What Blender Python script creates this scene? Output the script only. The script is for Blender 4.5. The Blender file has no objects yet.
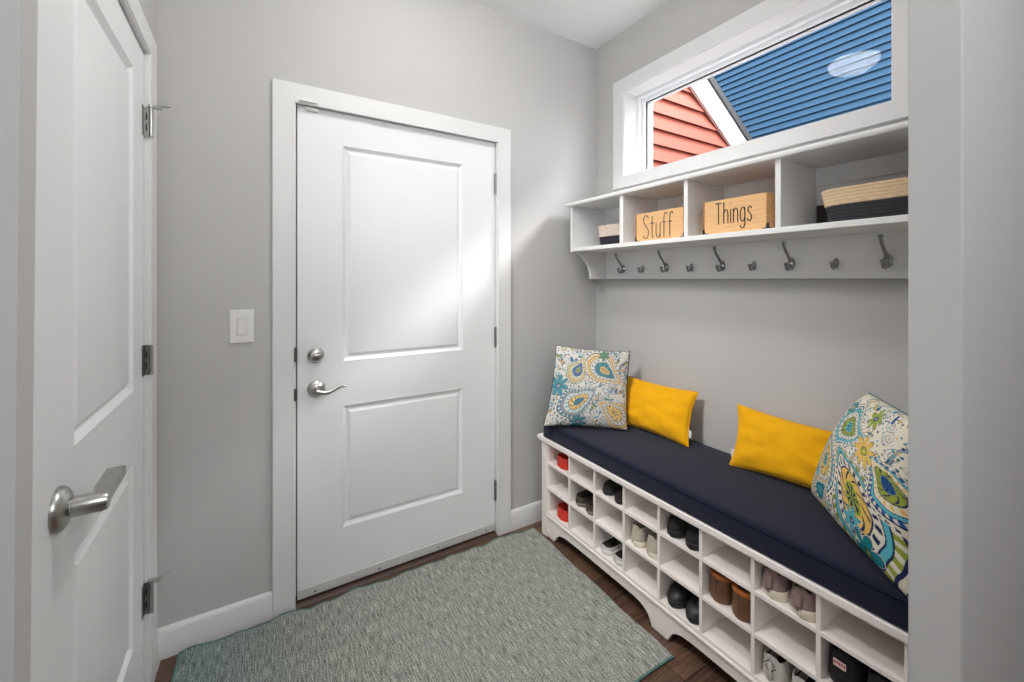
import bpy, math, random
from math import sin, cos, pi, sqrt, atan2, exp
from mathutils import Vector, Matrix, noise
random.seed(7)
C = bpy.context.scene.collection
ORG = {}

# ------------------------------------------------------------------ materials
def lin(c):
    return tuple(((v/255)/12.92 if v/255 <= .04045 else ((v/255+.055)/1.055)**2.4) for v in c)

def new_mat(name):
    m = bpy.data.materials.new(name); m.use_nodes = True
    nt = m.node_tree; b = nt.nodes['Principled BSDF']
    return m, nt, b

def N(nt, t, **kw):
    n = nt.nodes.new(t)
    for k, v in kw.items():
        if k in n.inputs: n.inputs[k].default_value = v
        else: setattr(n, k, v)
    return n

def basic(name, srgb, rough=.5, metal=0, var=.06, vscale=8, bump=0, bscale=60, spec=.5, sheen=0, stretch=None):
    m, nt, b = new_mat(name)
    L = nt.links
    tc = N(nt, 'ShaderNodeTexCoord')
    mp = N(nt, 'ShaderNodeMapping')
    if stretch: mp.inputs['Scale'].default_value = stretch
    L.new(tc.outputs['Object'], mp.inputs['Vector'])
    nz = N(nt, 'ShaderNodeTexNoise'); nz.inputs['Scale'].default_value = vscale; nz.inputs['Detail'].default_value = 4
    L.new(mp.outputs['Vector'], nz.inputs['Vector'])
    rp = N(nt, 'ShaderNodeValToRGB')
    c = lin(srgb)
    rp.color_ramp.elements[0].position = .3; rp.color_ramp.elements[1].position = .7
    rp.color_ramp.elements[0].color = tuple(x*(1-var) for x in c)+(1,)
    rp.color_ramp.elements[1].color = tuple(min(1, x*(1+var)) for x in c)+(1,)
    L.new(nz.outputs['Fac'], rp.inputs['Fac']); L.new(rp.outputs['Color'], b.inputs['Base Color'])
    b.inputs['Roughness'].default_value = rough; b.inputs['Metallic'].default_value = metal
    b.inputs['Specular IOR Level'].default_value = spec
    if sheen: b.inputs['Sheen Weight'].default_value = sheen
    if bump:
        n2 = N(nt, 'ShaderNodeTexNoise'); n2.inputs['Scale'].default_value = bscale; n2.inputs['Detail'].default_value = 3
        L.new(mp.outputs['Vector'], n2.inputs['Vector'])
        bp = N(nt, 'ShaderNodeBump'); bp.inputs['Strength'].default_value = bump; bp.inputs['Distance'].default_value = .002
        L.new(n2.outputs['Fac'], bp.inputs['Height']); L.new(bp.outputs['Normal'], b.inputs['Normal'])
    return m

M = {}
M['wall'] = basic('wall_paint', (192, 191, 190), .85, var=.012, vscale=2, bump=.08, bscale=250, spec=.2)
M['ceiling'] = basic('ceiling_paint', (245, 245, 245), .9, var=.01, vscale=2, bump=.15, bscale=180, spec=.2)
M['trim'] = basic('white_trim_paint', (224, 224, 224), .4, var=.01, vscale=3, spec=.35)
M['door'] = basic('white_door_paint', (234, 235, 236), .38, var=.01, vscale=3, bump=.03, bscale=200, spec=.4)
M['shelfpaint'] = basic('pale_shelf_laminate', (233, 233, 233), .45, var=.01, vscale=4, spec=.35)
M['bench'] = basic('warm_white_laminate', (240, 233, 228), .45, var=.012, vscale=4, spec=.35)
M['nickel'] = basic('brushed_nickel', (188, 187, 184), .30, metal=1, var=.08, vscale=40, stretch=(1, 1, 8))
M['steel'] = basic('satin_hinge_steel', (140, 139, 136), .38, metal=1, var=.1, vscale=60)
M['chrome'] = basic('polished_chrome', (165, 166, 168), .12, metal=1, var=.03)
M['darkhole'] = basic('dark_recess', (28, 27, 26), .8, var=.1)
M['rubber'] = basic('dark_rubber', (38, 36, 35), .8, var=.1)
M['bronze'] = basic('dark_wood_threshold', (74, 54, 46), .5, var=.2, vscale=12, stretch=(1, 12, 12))
M['plastic'] = basic('white_plastic', (232, 231, 228), .35, var=.005)
M['plasticgray'] = basic('pale_grey_plastic', (205, 204, 201), .4, var=.01)
M['vinyl'] = basic('white_window_vinyl', (236, 238, 240), .35, var=.005)
M['navy'] = basic('navy_canvas', (21, 26, 46), .9, var=.10, vscale=90, bump=.25, bscale=700, spec=.15, sheen=.15)
M['yellow'] = basic('mustard_cotton', (230, 168, 14), .85, var=.035, vscale=30, bump=.2, bscale=500, spec=.15, sheen=.1)
M['tagwhite'] = basic('white_label_cloth', (230, 228, 224), .8, var=.02)
M['pine'] = basic('pale_pine', (226, 181, 130), .55, var=.1, vscale=14, stretch=(6, 1, 14), spec=.3)
M['pine_side'] = M['pine']
M['ink'] = basic('dark_brown_paint', (52, 40, 34), .6, var=.05)
M['jointbrown'] = basic('darker_pine_endgrain', (160, 112, 66), .7, var=.15, vscale=80)
M['black_iron'] = basic('black_iron', (36, 33, 31), .5, var=.1, spec=.4)
M['rope'] = basic('natural_rope', (226, 198, 162), .85, var=.12, vscale=70, stretch=(1, 1, 4), bump=.3, bscale=300, spec=.15)
M['rope_pale'] = basic('pale_pink_rope', (214, 198, 184), .85, var=.08, vscale=70, bump=.3, bscale=300, spec=.15)
M['charrope'] = basic('charcoal_rope', (58, 58, 62), .85, var=.18, vscale=60, stretch=(1, 1, 5), bump=.3, bscale=300, spec=.15)
M['navyrope'] = basic('dark_navy_rope', (52, 48, 58), .85, var=.15, vscale=60, bump=.3, bscale=300, spec=.15)
M['darkpanel'] = basic('dark_taupe', (70, 64, 60), .8, var=.08)
M['red_rubber'] = basic('red_foam_rubber', (206, 52, 36), .55, var=.05)
M['red_inner'] = basic('deep_red_lining', (150, 30, 24), .7, var=.05)
M['black_leather'] = basic('black_leather', (34, 33, 33), .45, var=.2, vscale=40, bump=.2, bscale=150)
M['black_suede'] = basic('black_suede', (26, 24, 24), .8, var=.2, vscale=60)
M['dark_sole'] = basic('dark_rubber_sole', (30, 29, 28), .6, var=.15)
M['brown_leather'] = basic('brown_leather', (106, 74, 50), .5, var=.28, vscale=26, bump=.25, bscale=120)
M['tan_leather'] = basic('tan_leather_collar', (176, 102, 44), .5, var=.15, vscale=30)
M['mauve'] = basic('mauve_canvas', (142, 120, 117), .85, var=.12, vscale=80, bump=.3, bscale=400)
M['cream_sole'] = basic('cream_rubber_sole', (224, 215, 198), .55, var=.05)
M['white_sole'] = basic('white_rubber_sole', (222, 220, 216), .5, var=.04)
M['grey_white'] = basic('grey_white_canvas', (196, 194, 190), .8, var=.06, vscale=60)
M['taupe'] = basic('taupe_suede', (186, 176, 160), .85, var=.15, vscale=60)
M['greymesh'] = basic('grey_mesh', (120, 114, 106), .85, var=.3, vscale=140)
M['darkbrown'] = basic('dark_brown_suede', (66, 56, 48), .85, var=.2, vscale=60)
M['whitecloth'] = basic('off_white_crochet', (196, 192, 184), .85, var=.15, vscale=60, bump=.6, bscale=200)
M['dark_lace'] = basic('dark_laces', (58, 54, 50), .8, var=.1)
M['pinklabel'] = basic('pink_white_label', (214, 196, 194), .6, var=.04)
M['redink'] = basic('red_label_ink', (176, 44, 50), .6, var=.04)

def floor_mat():
    m, nt, b = new_mat('dark_walnut_planks'); L = nt.links
    tc = N(nt, 'ShaderNodeTexCoord')
    bk = N(nt, 'ShaderNodeTexBrick'); bk.offset = .37; bk.inputs['Scale'].default_value = 1
    bk.inputs['Brick Width'].default_value = 1.22; bk.inputs['Row Height'].default_value = .127
    bk.inputs['Mortar Size'].default_value = .0015; bk.inputs['Bias'].default_value = -.1
    bk.inputs['Color1'].default_value = lin((90, 68, 56))+(1,); bk.inputs['Color2'].default_value = lin((118, 92, 76))+(1,)
    bk.inputs['Mortar'].default_value = lin((40, 28, 22))+(1,)
    L.new(tc.outputs['Object'], bk.inputs['Vector'])
    mp = N(nt, 'ShaderNodeMapping'); mp.inputs['Scale'].default_value = (3, 45, 1)
    L.new(tc.outputs['Object'], mp.inputs['Vector'])
    nz = N(nt, 'ShaderNodeTexNoise'); nz.inputs['Scale'].default_value = 2.2; nz.inputs['Detail'].default_value = 7; nz.inputs['Distortion'].default_value = .6
    L.new(mp.outputs['Vector'], nz.inputs['Vector'])
    rp = N(nt, 'ShaderNodeValToRGB'); rp.color_ramp.elements[0].position = .32; rp.color_ramp.elements[1].position = .72
    rp.color_ramp.elements[0].color = (.42, .38, .36, 1); rp.color_ramp.elements[1].color = (1.25, 1.2, 1.15, 1)
    L.new(nz.outputs['Fac'], rp.inputs['Fac'])
    mx = N(nt, 'ShaderNodeMixRGB', blend_type='MULTIPLY'); mx.inputs['Fac'].default_value = 1
    L.new(bk.outputs['Color'], mx.inputs['Color1']); L.new(rp.outputs['Color'], mx.inputs['Color2'])
    L.new(mx.outputs['Color'], b.inputs['Base Color'])
    b.inputs['Roughness'].default_value = .42
    bp = N(nt, 'ShaderNodeBump'); bp.inputs['Strength'].default_value = .25; bp.inputs['Distance'].default_value = .002
    L.new(nz.outputs['Fac'], bp.inputs['Height']); L.new(bp.outputs['Normal'], b.inputs['Normal'])
    return m
M['floor'] = floor_mat()

def rug_mat():
    m, nt, b = new_mat('grey_green_flatweave'); L = nt.links
    tc = N(nt, 'ShaderNodeTexCoord')
    # long warp streaks
    mp = N(nt, 'ShaderNodeMapping'); mp.inputs['Scale'].default_value = (270, 20, 1)
    L.new(tc.outputs['Object'], mp.inputs['Vector'])
    n1 = N(nt, 'ShaderNodeTexNoise'); n1.inputs['Scale'].default_value = 1; n1.inputs['Detail'].default_value = 3
    L.new(mp.outputs['Vector'], n1.inputs['Vector'])
    # fine weave speckle
    mp2 = N(nt, 'ShaderNodeMapping'); mp2.inputs['Scale'].default_value = (400, 170, 1)
    L.new(tc.outputs['Object'], mp2.inputs['Vector'])
    ck = N(nt, 'ShaderNodeTexNoise'); ck.inputs['Scale'].default_value = 1; ck.inputs['Detail'].default_value = 2
    L.new(mp2.outputs['Vector'], ck.inputs['Vector'])
    n3 = N(nt, 'ShaderNodeTexNoise'); n3.inputs['Scale'].default_value = 5
    L.new(tc.outputs['Object'], n3.inputs['Vector'])
    a1 = N(nt, 'ShaderNodeMath', operation='MULTIPLY_ADD'); a1.inputs[1].default_value = .46; a1.inputs[2].default_value = 0; L.new(n1.outputs['Fac'], a1.inputs[0])
    a2 = N(nt, 'ShaderNodeMath', operation='MULTIPLY_ADD'); a2.inputs[1].default_value = .54; L.new(ck.outputs['Fac'], a2.inputs[0]); L.new(a1.outputs[0], a2.inputs[2])
    rp = N(nt, 'ShaderNodeValToRGB'); e = rp.color_ramp.elements
    e[0].position = .34; e[0].color = lin((60, 69, 67))+(1,); e[1].position = .66; e[1].color = lin((218, 218, 212))+(1,)
    x = rp.color_ramp.elements.new(.5); x.color = lin((147, 150, 145))+(1,)
    L.new(a2.outputs[0], rp.inputs['Fac'])
    # teal yarns towards the left end of the rug
    sx = N(nt, 'ShaderNodeSeparateXYZ'); L.new(tc.outputs['Object'], sx.inputs[0])
    mr = N(nt, 'ShaderNodeMapRange'); mr.inputs['From Min'].default_value = -.76; mr.inputs['From Max'].default_value = -.30
    mr.inputs['To Min'].default_value = .62; mr.inputs['To Max'].default_value = 0
    L.new(sx.outputs['X'], mr.inputs['Value'])
    mt = N(nt, 'ShaderNodeMixRGB', blend_type='MULTIPLY'); mt.inputs['Color2'].default_value = lin((160, 200, 212))+(1,)
    L.new(mr.outputs[0], mt.inputs['Fac']); L.new(rp.outputs['Color'], mt.inputs['Color1'])
    # broad olive / blue tint variation in the yarn
    mo = N(nt, 'ShaderNodeMixRGB', blend_type='MULTIPLY'); mo.inputs['Color2'].default_value = lin((243, 243, 236))+(1,)
    L.new(n3.outputs['Fac'], mo.inputs['Fac']); L.new(mt.outputs['Color'], mo.inputs['Color1'])
    L.new(mo.outputs['Color'], b.inputs['Base Color']); b.inputs['Roughness'].default_value = .95
    b.inputs['Specular IOR Level'].default_value = .1
    bp = N(nt, 'ShaderNodeBump'); bp.inputs['Strength'].default_value = .6; bp.inputs['Distance'].default_value = .003
    L.new(a2.outputs[0], bp.inputs['Height']); L.new(bp.outputs['Normal'], b.inputs['Normal'])
    return m
M['rug'] = rug_mat()
M['teal_edge'] = basic('teal_rug_binding', (94, 126, 120), .95, var=.35, vscale=160, bump=.5, bscale=300, spec=.1)

def vcol_mat():
    m, nt, b = new_mat('paisley_print_cotton'); L = nt.links
    at = N(nt, 'ShaderNodeVertexColor'); at.layer_name = 'Col'
    L.new(at.outputs['Color'], b.inputs['Base Color']); b.inputs['Roughness'].default_value = .85
    b.inputs['Specular IOR Level'].default_value = .15
    tc = N(nt, 'ShaderNodeTexCoord'); nz = N(nt, 'ShaderNodeTexNoise'); nz.inputs['Scale'].default_value = 500
    L.new(tc.outputs['Object'], nz.inputs['Vector'])
    bp = N(nt, 'ShaderNodeBump'); bp.inputs['Strength'].default_value = .15; bp.inputs['Distance'].default_value = .002
    L.new(nz.outputs['Fac'], bp.inputs['Height']); L.new(bp.outputs['Normal'], b.inputs['Normal'])
    return m
M['paisley'] = vcol_mat()

def glass_mat():
    m = bpy.data.materials.new('clear_window_glass'); m.use_nodes = True; nt = m.node_tree
    nt.nodes.clear()
    o = N(nt, 'ShaderNodeOutputMaterial'); t = N(nt, 'ShaderNodeBsdfTransparent'); g = N(nt, 'ShaderNodeBsdfGlossy')
    g.inputs['Roughness'].default_value = .02
    mx = N(nt, 'ShaderNodeMixShader'); mx.inputs[0].default_value = .0046
    nt.links.new(t.outputs[0], mx.inputs[1]); nt.links.new(g.outputs[0], mx.inputs[2]); nt.links.new(mx.outputs[0], o.inputs[0])
    return m
M['glass'] = glass_mat()
def emit_mat(name, col, s):
    m, nt, b = new_mat(name)
    b.inputs['Emission Color'].default_value = lin(col)+(1,); b.inputs['Emission Strength'].default_value = s
    b.inputs['Base Color'].default_value = (.8, .8, .8, 1)
    return m
M['dome'] = emit_mat('lit_frosted_dome', (255, 252, 247), 50)
M['blue'] = basic('blue_lap_siding', (33, 60, 82), .7, var=.10, vscale=60, stretch=(1, .4, 3), bump=.2, bscale=200, spec=.2)
M['coral'] = basic('coral_red_lap_siding', (132, 68, 54), .7, var=.05, vscale=12, stretch=(1, 1, 3), spec=.2)
M['white_ext'] = basic('white_exterior_trim', (235, 236, 236), .6, var=.01)
M['shingle'] = basic('dark_grey_shingle', (40, 40, 42), .9, var=.25, vscale=60, bump=.5, bscale=80)
M['brick_edge'] = basic('red_brown_trim', (84, 42, 34), .7, var=.08)

# ------------------------------------------------------------------ mesh builder
class MB:
    def __init__(s): s.v = []; s.f = []; s.col = None
    def add(s, vs, fs):
        o = len(s.v); s.v += [tuple(p) for p in vs]; s.f += [tuple(i+o for i in f) for f in fs]; return s
    def box(s, x0, x1, y0, y1, z0, z1):
        x0, x1 = min(x0, x1), max(x0, x1); y0, y1 = min(y0, y1), max(y0, y1); z0, z1 = min(z0, z1), max(z0, z1)
        return s.add([(x0,y0,z0),(x1,y0,z0),(x1,y1,z0),(x0,y1,z0),(x0,y0,z1),(x1,y0,z1),(x1,y1,z1),(x0,y1,z1)],
                     [(0,3,2,1),(4,5,6,7),(0,1,5,4),(1,2,6,5),(2,3,7,6),(3,0,4,7)])
    def prism(s, poly, axis, a, b):
        """poly of 2-D points, extruded from a to b along axis ('x': poly=(y,z), 'y': (x,z), 'z': (x,y))"""
        def P(p, t): return (t, p[0], p[1]) if axis == 'x' else (p[0], t, p[1]) if axis == 'y' else (p[0], p[1], t)
        n = len(poly); vs = [P(p, a) for p in poly]+[P(p, b) for p in poly]
        fs = [tuple(range(n)), tuple(range(2*n-1, n-1, -1))]+[(i, i+n, (i+1) % n+n, (i+1) % n) for i in range(n)]
        return s.add(vs, fs)
    def tube(s, pts, r, n=10, caps=True, flat=None):
        pts = [Vector(p) for p in pts]; k = len(pts); R = r if isinstance(r, (list, tuple)) else [r]*k
        rings = []; up = None
        for i, p in enumerate(pts):
            d = (pts[min(i+1, k-1)]-pts[max(i-1, 0)]).normalized()
            if up is None:
                up = Vector((0,0,1)) if abs(d.z) < .9 else Vector((1,0,0))
            a = (up-d*up.dot(d)).normalized(); up = a; b2 = d.cross(a)
            fl = flat if flat else 1
            rings.append([p+a*(R[i]*cos(2*pi*j/n))+b2*(R[i]*fl*sin(2*pi*j/n)) for j in range(n)])
        return s.loft(rings, caps)
    def loft(s, rings, caps=True, closed=True):
        n = len(rings[0]); vs = [p for r in rings for p in r]; fs = []
        for i in range(len(rings)-1):
            for j in range(n if closed else n-1):
                j2 = (j+1) % n
                fs.append((i*n+j, i*n+j2, (i+1)*n+j2, (i+1)*n+j))
        if caps:
            fs.append(tuple(range(n-1, -1, -1))); fs.append(tuple((len(rings)-1)*n+j for j in range(n)))
        return s.add(vs, fs)
    def lathe(s, prof, c, axis='z', n=24, sx=1, sy=1):
        rings = []
        for r, h in prof:
            ring = []
            for j in range(n):
                a = 2*pi*j/n; u, w = r*cos(a)*sx, r*sin(a)*sy
                if axis == 'z': q = (c[0]+u, c[1]+w, c[2]+h)
                elif axis == 'y': q = (c[0]+u, c[1]+h, c[2]+w)
                else: q = (c[0]+h, c[1]+u, c[2]+w)
                ring.append(q)
            rings.append(ring)
        return s.loft(rings)
    def build(s, name, mat, parent=None, bevel=0, seg=2, smooth=40, org=None, sub=0):
        o0 = ORG.get(parent, Vector((0,0,0))) if org is None else Vector(org)
        me = bpy.data.meshes.new(name)
        me.from_pydata([tuple(Vector(p)-o0) for p in s.v], [], s.f)
        me.update()
        import bmesh
        bm = bmesh.new(); bm.from_mesh(me); bmesh.ops.recalc_face_normals(bm, faces=bm.faces); bm.to_mesh(me); bm.free()
        if smooth:
            me.polygons.foreach_set('use_smooth', [True]*len(me.polygons))
            me.set_sharp_from_angle(angle=math.radians(smooth))
        if s.col:
            ca = me.color_attributes.new('Col', 'FLOAT_COLOR', 'POINT')
            ca.data.foreach_set('color', [x for c in s.col for x in (c[0], c[1], c[2], 1)])
        me.materials.append(M[mat] if isinstance(mat, str) else mat)
        o = bpy.data.objects.new(name, me); C.objects.link(o)
        if parent is None: o.location = o0
        else: o.parent = parent
        ORG[o] = o0
        if bevel:
            b = o.modifiers.new('bevel', 'BEVEL'); b.width = bevel; b.segments = seg; b.limit_method = 'ANGLE'; b.angle_limit = math.radians(35)
        if sub:
            q = o.modifiers.new('sub', 'SUBSURF'); q.levels = sub; q.render_levels = sub
        return o

def tag(o, label, cat=None, group=None):
    if label: o['label'] = label
    if cat: o['category'] = cat
    if group: o['group'] = group
    return o
def struct(o): o['kind'] = 'structure'; return o
def thing(name, label, cat, loc=(0,0,0), group=None):
    o = bpy.data.objects.new(name, None); C.objects.link(o); o.location = loc; o.empty_display_size = .05
    ORG[o] = Vector(loc); return tag(o, label, cat, group)
def sthing(name, loc):
    o = bpy.data.objects.new(name, None); C.objects.link(o); o.location = loc; o.empty_display_size = .05
    ORG[o] = Vector(loc); return struct(o)
def frame_loft(m, P, outer, inner, a, b, open_bottom=False):
    """mitred frame between two rectangles (u0,u1,z0,z1); P maps (u, z, depth) to a point; a back depth, b face depth"""
    def rc(r): return [(r[0], r[2]), (r[0], r[3]), (r[1], r[3]), (r[1], r[2])]
    o, i = rc(outer), rc(inner); rings = []
    for k in range(4): rings.append([P(*o[k], a), P(*o[k], b), P(*i[k], b), P(*i[k], a)])
    if open_bottom: m.loft(rings, caps=True)
    else: m.loft(rings+[rings[0]], caps=False)
    return m
def arc(cx, cy, rx, ry, a0, a1, n=8):
    return [(cx+rx*cos(math.radians(a0+(a1-a0)*i/n)), cy+ry*sin(math.radians(a0+(a1-a0)*i/n))) for i in range(n+1)]

# ------------------------------------------------------------------ room constants
XL, XR, YB, ZC = -.292, 1.778, 1.915, 2.742
# floor, ceiling
struct(MB().box(-2.4, 1.99, -3.3, 2.06, -.12, 0).build('floor', 'floor', bevel=0, smooth=0))
struct(MB().box(-2.4, 1.99, -3.3, 2.06, ZC, ZC+.15).build('ceiling', 'ceiling', smooth=0))
# back wall with the door opening
w = MB(); w.box(XL-.12, .118, YB, YB+.13, 0, ZC).box(1.107, XR+.2, YB, YB+.13, 0, ZC).box(.118, 1.107, YB, YB+.13, 2.078, ZC)
struct(w.build('wall_back', 'wall', smooth=0))
# right wall with the high window opening
WY0, WY1, WZ0, WZ1 = .515, 1.680, 1.914, 2.390
w = MB(); w.box(XR, XR+.2, -.2, YB, 0, WZ0).box(XR, XR+.2, -.2, YB, WZ1, ZC).box(XR, XR+.2, -.2, WY0, WZ0, WZ1).box(XR, XR+.2, WY1, YB, WZ0, WZ1)
struct(w.build('wall_right', 'wall', smooth=0))
# the wall end that closes the bench alcove, nearest the camera on the right
w = MB(); w.box(1.13, XR+.2, .2275, .306, 0, ZC)
struct(w.build('wall_alcove', 'wall', bevel=.004, seg=3))
# left wall with a door opening, and the outside corner at its near end
DL0, DL1 = .930, 1.752
NB = (.8041, .8512, .8627, .9199)
w = MB(); w.box(XL-.13, XL, DL1+.02, YB, 0, ZC).box(XL-.13, XL-.012, .90, DL0-.012, 0, ZC).box(XL-.13, XL, DL0-.012, DL1+.02, 2.078, ZC)
w.add([(-2.3, .805, 0), (-.272, NB[0], 0), (-.272, NB[1], 0), (-2.3, .965, 0), (-2.3, .862, ZC), (-.272, NB[2], ZC), (-.272, NB[3], ZC), (-2.3, .965, ZC)],
      [(0,3,2,1),(4,5,6,7),(0,1,5,4),(1,2,6,5),(2,3,7,6),(3,0,4,7)])
struct(w.build('wall_left', 'wall', smooth=0))
# the hall behind the camera
struct(MB().box(-2.4, 2.1, -3.3, -3.18, 0, ZC).build('wall_front', 'wall', smooth=0))
w = MB(); w.box(-2.4, -2.3, -3.2, .96, 0, ZC)
struct(w.build('wall_hall', 'wall', smooth=0))
struct(MB().box(XR+.06, XR+.2, -3.2, -.2, 0, ZC).build('wall_hall_right', 'wall', smooth=0))

# baseboards
def base_prof(h=.106, t=.014): return [(0, 0), (t, 0), (t, h-.016), (t*.75, h-.006), (t*.35, h), (0, h)]
b = MB()
for a, c in ((XL, .061), (1.161, XR)):
    b.prism([(YB-p[0], p[1]) for p in base_prof()], 'x', a, c)
struct(b.build('baseboard_back', 'trim'))
b = MB(); b.prism([(XL+p[0]*.9, p[1]) for p in base_prof()], 'y', 1.853, YB-.0)
struct(b.build('baseboard_left', 'trim'))
b = MB(); b.prism([(XR-p[0], p[1]) for p in base_prof()], 'y', .306, YB)
struct(b.build('baseboard_right', 'trim'))

# ------------------------------------------------------------------ doors
def door_slab(w, h, t, panels):
    """moulded two-panel slab, face at y=0 looking -y, x 0..w, z 0..h"""
    m = MB()
    xs = sorted({0, w}|{p[0] for p in panels}|{p[1] for p in panels}); zs = sorted({0, h}|{p[2] for p in panels}|{p[3] for p in panels})
    for i in range(len(xs)-1):
        for j in range(len(zs)-1):
            if any(xs[i] >= p[0]-1e-6 and xs[i+1] <= p[1]+1e-6 and zs[j] >= p[2]-1e-6 and zs[j+1] <= p[3]+1e-6 for p in panels): continue
            m.add([(xs[i],0,zs[j]),(xs[i+1],0,zs[j]),(xs[i+1],0,zs[j+1]),(xs[i],0,zs[j+1])], [(0,1,2,3)])
    prof = [(0, 0), (.0015, -.0012), (.004, .0002), (.010, .006), (.017, .0112), (.022, .0120), (.026, .0100), (.033, .0040), (.036, .0024), (.037, .0022)]
    for p in panels:
        rings = []
        for ins, d in prof:
            rings.append([(p[0]+ins, d, p[2]+ins), (p[1]-ins, d, p[2]+ins), (p[1]-ins, d, p[3]-ins), (p[0]+ins, d, p[3]-ins)])
        m.loft(rings, caps=False); o = len(m.v)
        m.f.append((o-4, o-3, o-2, o-1))
    m.add([(0,0,0),(w,0,0),(w,0,h),(0,0,h),(0,t,0),(w,t,0),(w,t,h),(0,t,h)], [(4,7,6,5),(0,4,5,1),(1,5,6,2),(2,6,7,3),(3,7,4,0)])
    return m
def xf(m, f): m.v = [tuple(f(p)) for p in m.v]; return m

# --- back door (exterior door seen straight on)
d1 = sthing('door_1', (.61, 1.93, 0))
SX, SY, SZ, SW, SH = .1515, 1.929, .022, .9265, 2.033
m = door_slab(SW, SH, .044, [(.1725, .7465, .243, .772), (.1725, .7465, .959, 1.896)])
xf(m, lambda p: (p[0]+SX, p[1]+SY, p[2]+SZ))
m.build('door_slab', 'door', d1, smooth=25)
# sweep along the bottom with its screws and rubber lip
sw = MB().box(SX, SX+SW, SY-.004, SY, SZ, SZ+.038).build('door_sweep', 'plasticgray', d1, bevel=.0012)
for x in (.218, .481, .763, 1.024):
    MB().lathe([(.0001, -.0018), (.0032, -.0016), (.0038, 0)], (x, SY-.004, .036), 'y', 10).build('screw', 'darkhole', sw)
MB().box(SX, SX+SW, SY+.006, SY+.03, .012, SZ).build('rubber_lip', 'rubber', d1)
# deadbolt
db = MB().lathe([(.0001, -.024), (.019, -.024), (.024, -.021), (.027, -.014), (.031, -.011), (.0325, -.004), (.0325, 0)], (.220, SY, 1.021), 'y', 32).build('deadbolt', 'nickel', d1)
tb = MB().box(.205, .235, SY-.040, SY-.024, 1.0155, 1.0265); tb.lathe([(.0001, -.03), (.0095, -.03), (.0095, -.022)], (.220, SY, 1.021), 'y', 16)
tb.build('thumb_turn', 'nickel', db, bevel=.002)
# wave lever on a round rosette
lv = MB().lathe([(.0001, -.020), (.014, -.020), (.021, -.016), (.030, -.010), (.0345, -.005), (.0345, 0)], (.222, SY, .880), 'y', 32).build('lever_rosette', 'nickel', d1)
lvm = MB(); lvm.tube([(.222, SY-.018, .880), (.222, SY-.052, .878)], [.0115, .0105], 16)
pts = [(.216, SY-.052, .879), (.232, SY-.054, .8735), (.25, SY-.056, .870), (.268, SY-.057, .8725), (.286, SY-.056, .8805), (.302, SY-.054, .8875), (.316, SY-.052, .8895), (.330, SY-.050, .8865)]
lvm.tube(pts, [.011, .0105, .009, .0078, .007, .0062, .005, .003], 12, flat=.75)
lvm.build('lever_handle', 'nickel', lv)
# strike plates on the jamb edge
for z0, z1 in ((1.005, 1.062), (.846, .896)):
    s_ = MB().box(.1365, .1475, 1.8985, 1.9035, z0, z1).box(.1445, .1475, 1.8985, 1.925, z0, z1)
    s_.build('strike_plate', 'steel', d1, bevel=.001)
# hinges
for z0, z1 in ((1.786, 1.892), (.984, 1.087), (.183, .283)):
    h = MB().box(1.0775, 1.0795, SY-.001, SY+.03, z0, z1)
    h.lathe([(.0001, 0), (.0074, 0), (.0074, z1-z0), (.0001, z1-z0)], (1.0795, SY-.0075, z0), 'z', 14)
    for k in range(1, 5): h.lathe([(.0001, 0), (.0078, 0), (.0078, .0015), (.0001, .0015)], (1.0795, SY-.0075, z0+(z1-z0)*k/5), 'z', 14)
    hh = h.build('hinge', 'steel', d1)
    MB().lathe([(.0001, -.006), (.004, -.005), (.0055, 0), (.0055, z1-z0), (.004, z1-z0+.005), (.0001, z1-z0+.006)], (1.0795, SY-.0075, z0), 'z', 12).build('hinge_pin', 'nickel', hh)
# jamb, casing and threshold of the back door
j = MB(); j.box(.118, .1445, YB-.008, YB+.13, 0, 2.078).box(1.0815, 1.107, YB-.008, YB+.13, 0, 2.078).box(.1445, 1.0815, YB-.008, YB+.13, 2.0585, 2.078)
j.box(.1445, .158, SY+.046, SY+.06, 0, 2.0585).box(1.068, 1.0815, SY+.046, SY+.06, 0, 2.0585).box(.158, 1.068, SY+.046, SY+.06, 2.045, 2.0585)
struct(j.build('trim_1', 'trim', bevel=.0015))
c = frame_loft(MB(), lambda u, z, d: (u, d, z), (.061, 1.1615, 0, 2.131), (.1385, 1.0855, 0, 2.0525), YB, 1.900, True)
struct(c.build('trim_2', 'trim', bevel=.003, seg=3))
struct(MB().prism([(1.906, 0), (1.912, .008), (1.925, .012), (2.04, .012), (2.04, 0)], 'x', .1445, 1.0815).build('trim_3', 'bronze'))
struct(MB().box(.15, 1.08, 2.0, 2.04, .012, 2.05).build('trim_4', 'darkhole', smooth=0))
# small white door contact on the head casing
ds = thing('door_contact', 'small white plastic door contact at the top left corner of the back door', 'door sensor', (.19, 1.9, 2.05))
MB().prism(arc(.19, 2.060, .034, .016, 0, 180, 10), 'y', 1.889, 1.9).build('sensor_half', 'plastic', ds, bevel=.002)
MB().box(.182, .228, SY-.014, SY, 2.036, 2.0505).build('magnet_half', 'plastic', ds, bevel=.003)

# --- left door (grazing view), face +X
FX = -.2985
d2 = sthing('door_2', (FX, 1.39, 0))
W2 = .8175; Y0 = .930
m = door_slab(W2, 2.033, .035, [(.2075, .6795, .243, .777), (.2075, .6795, .989, 1.931)])
xf(m, lambda p: (FX-p[1], Y0+p[0], p[2]+.022))
m.build('door_slab', 'door', d2, smooth=25)
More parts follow.
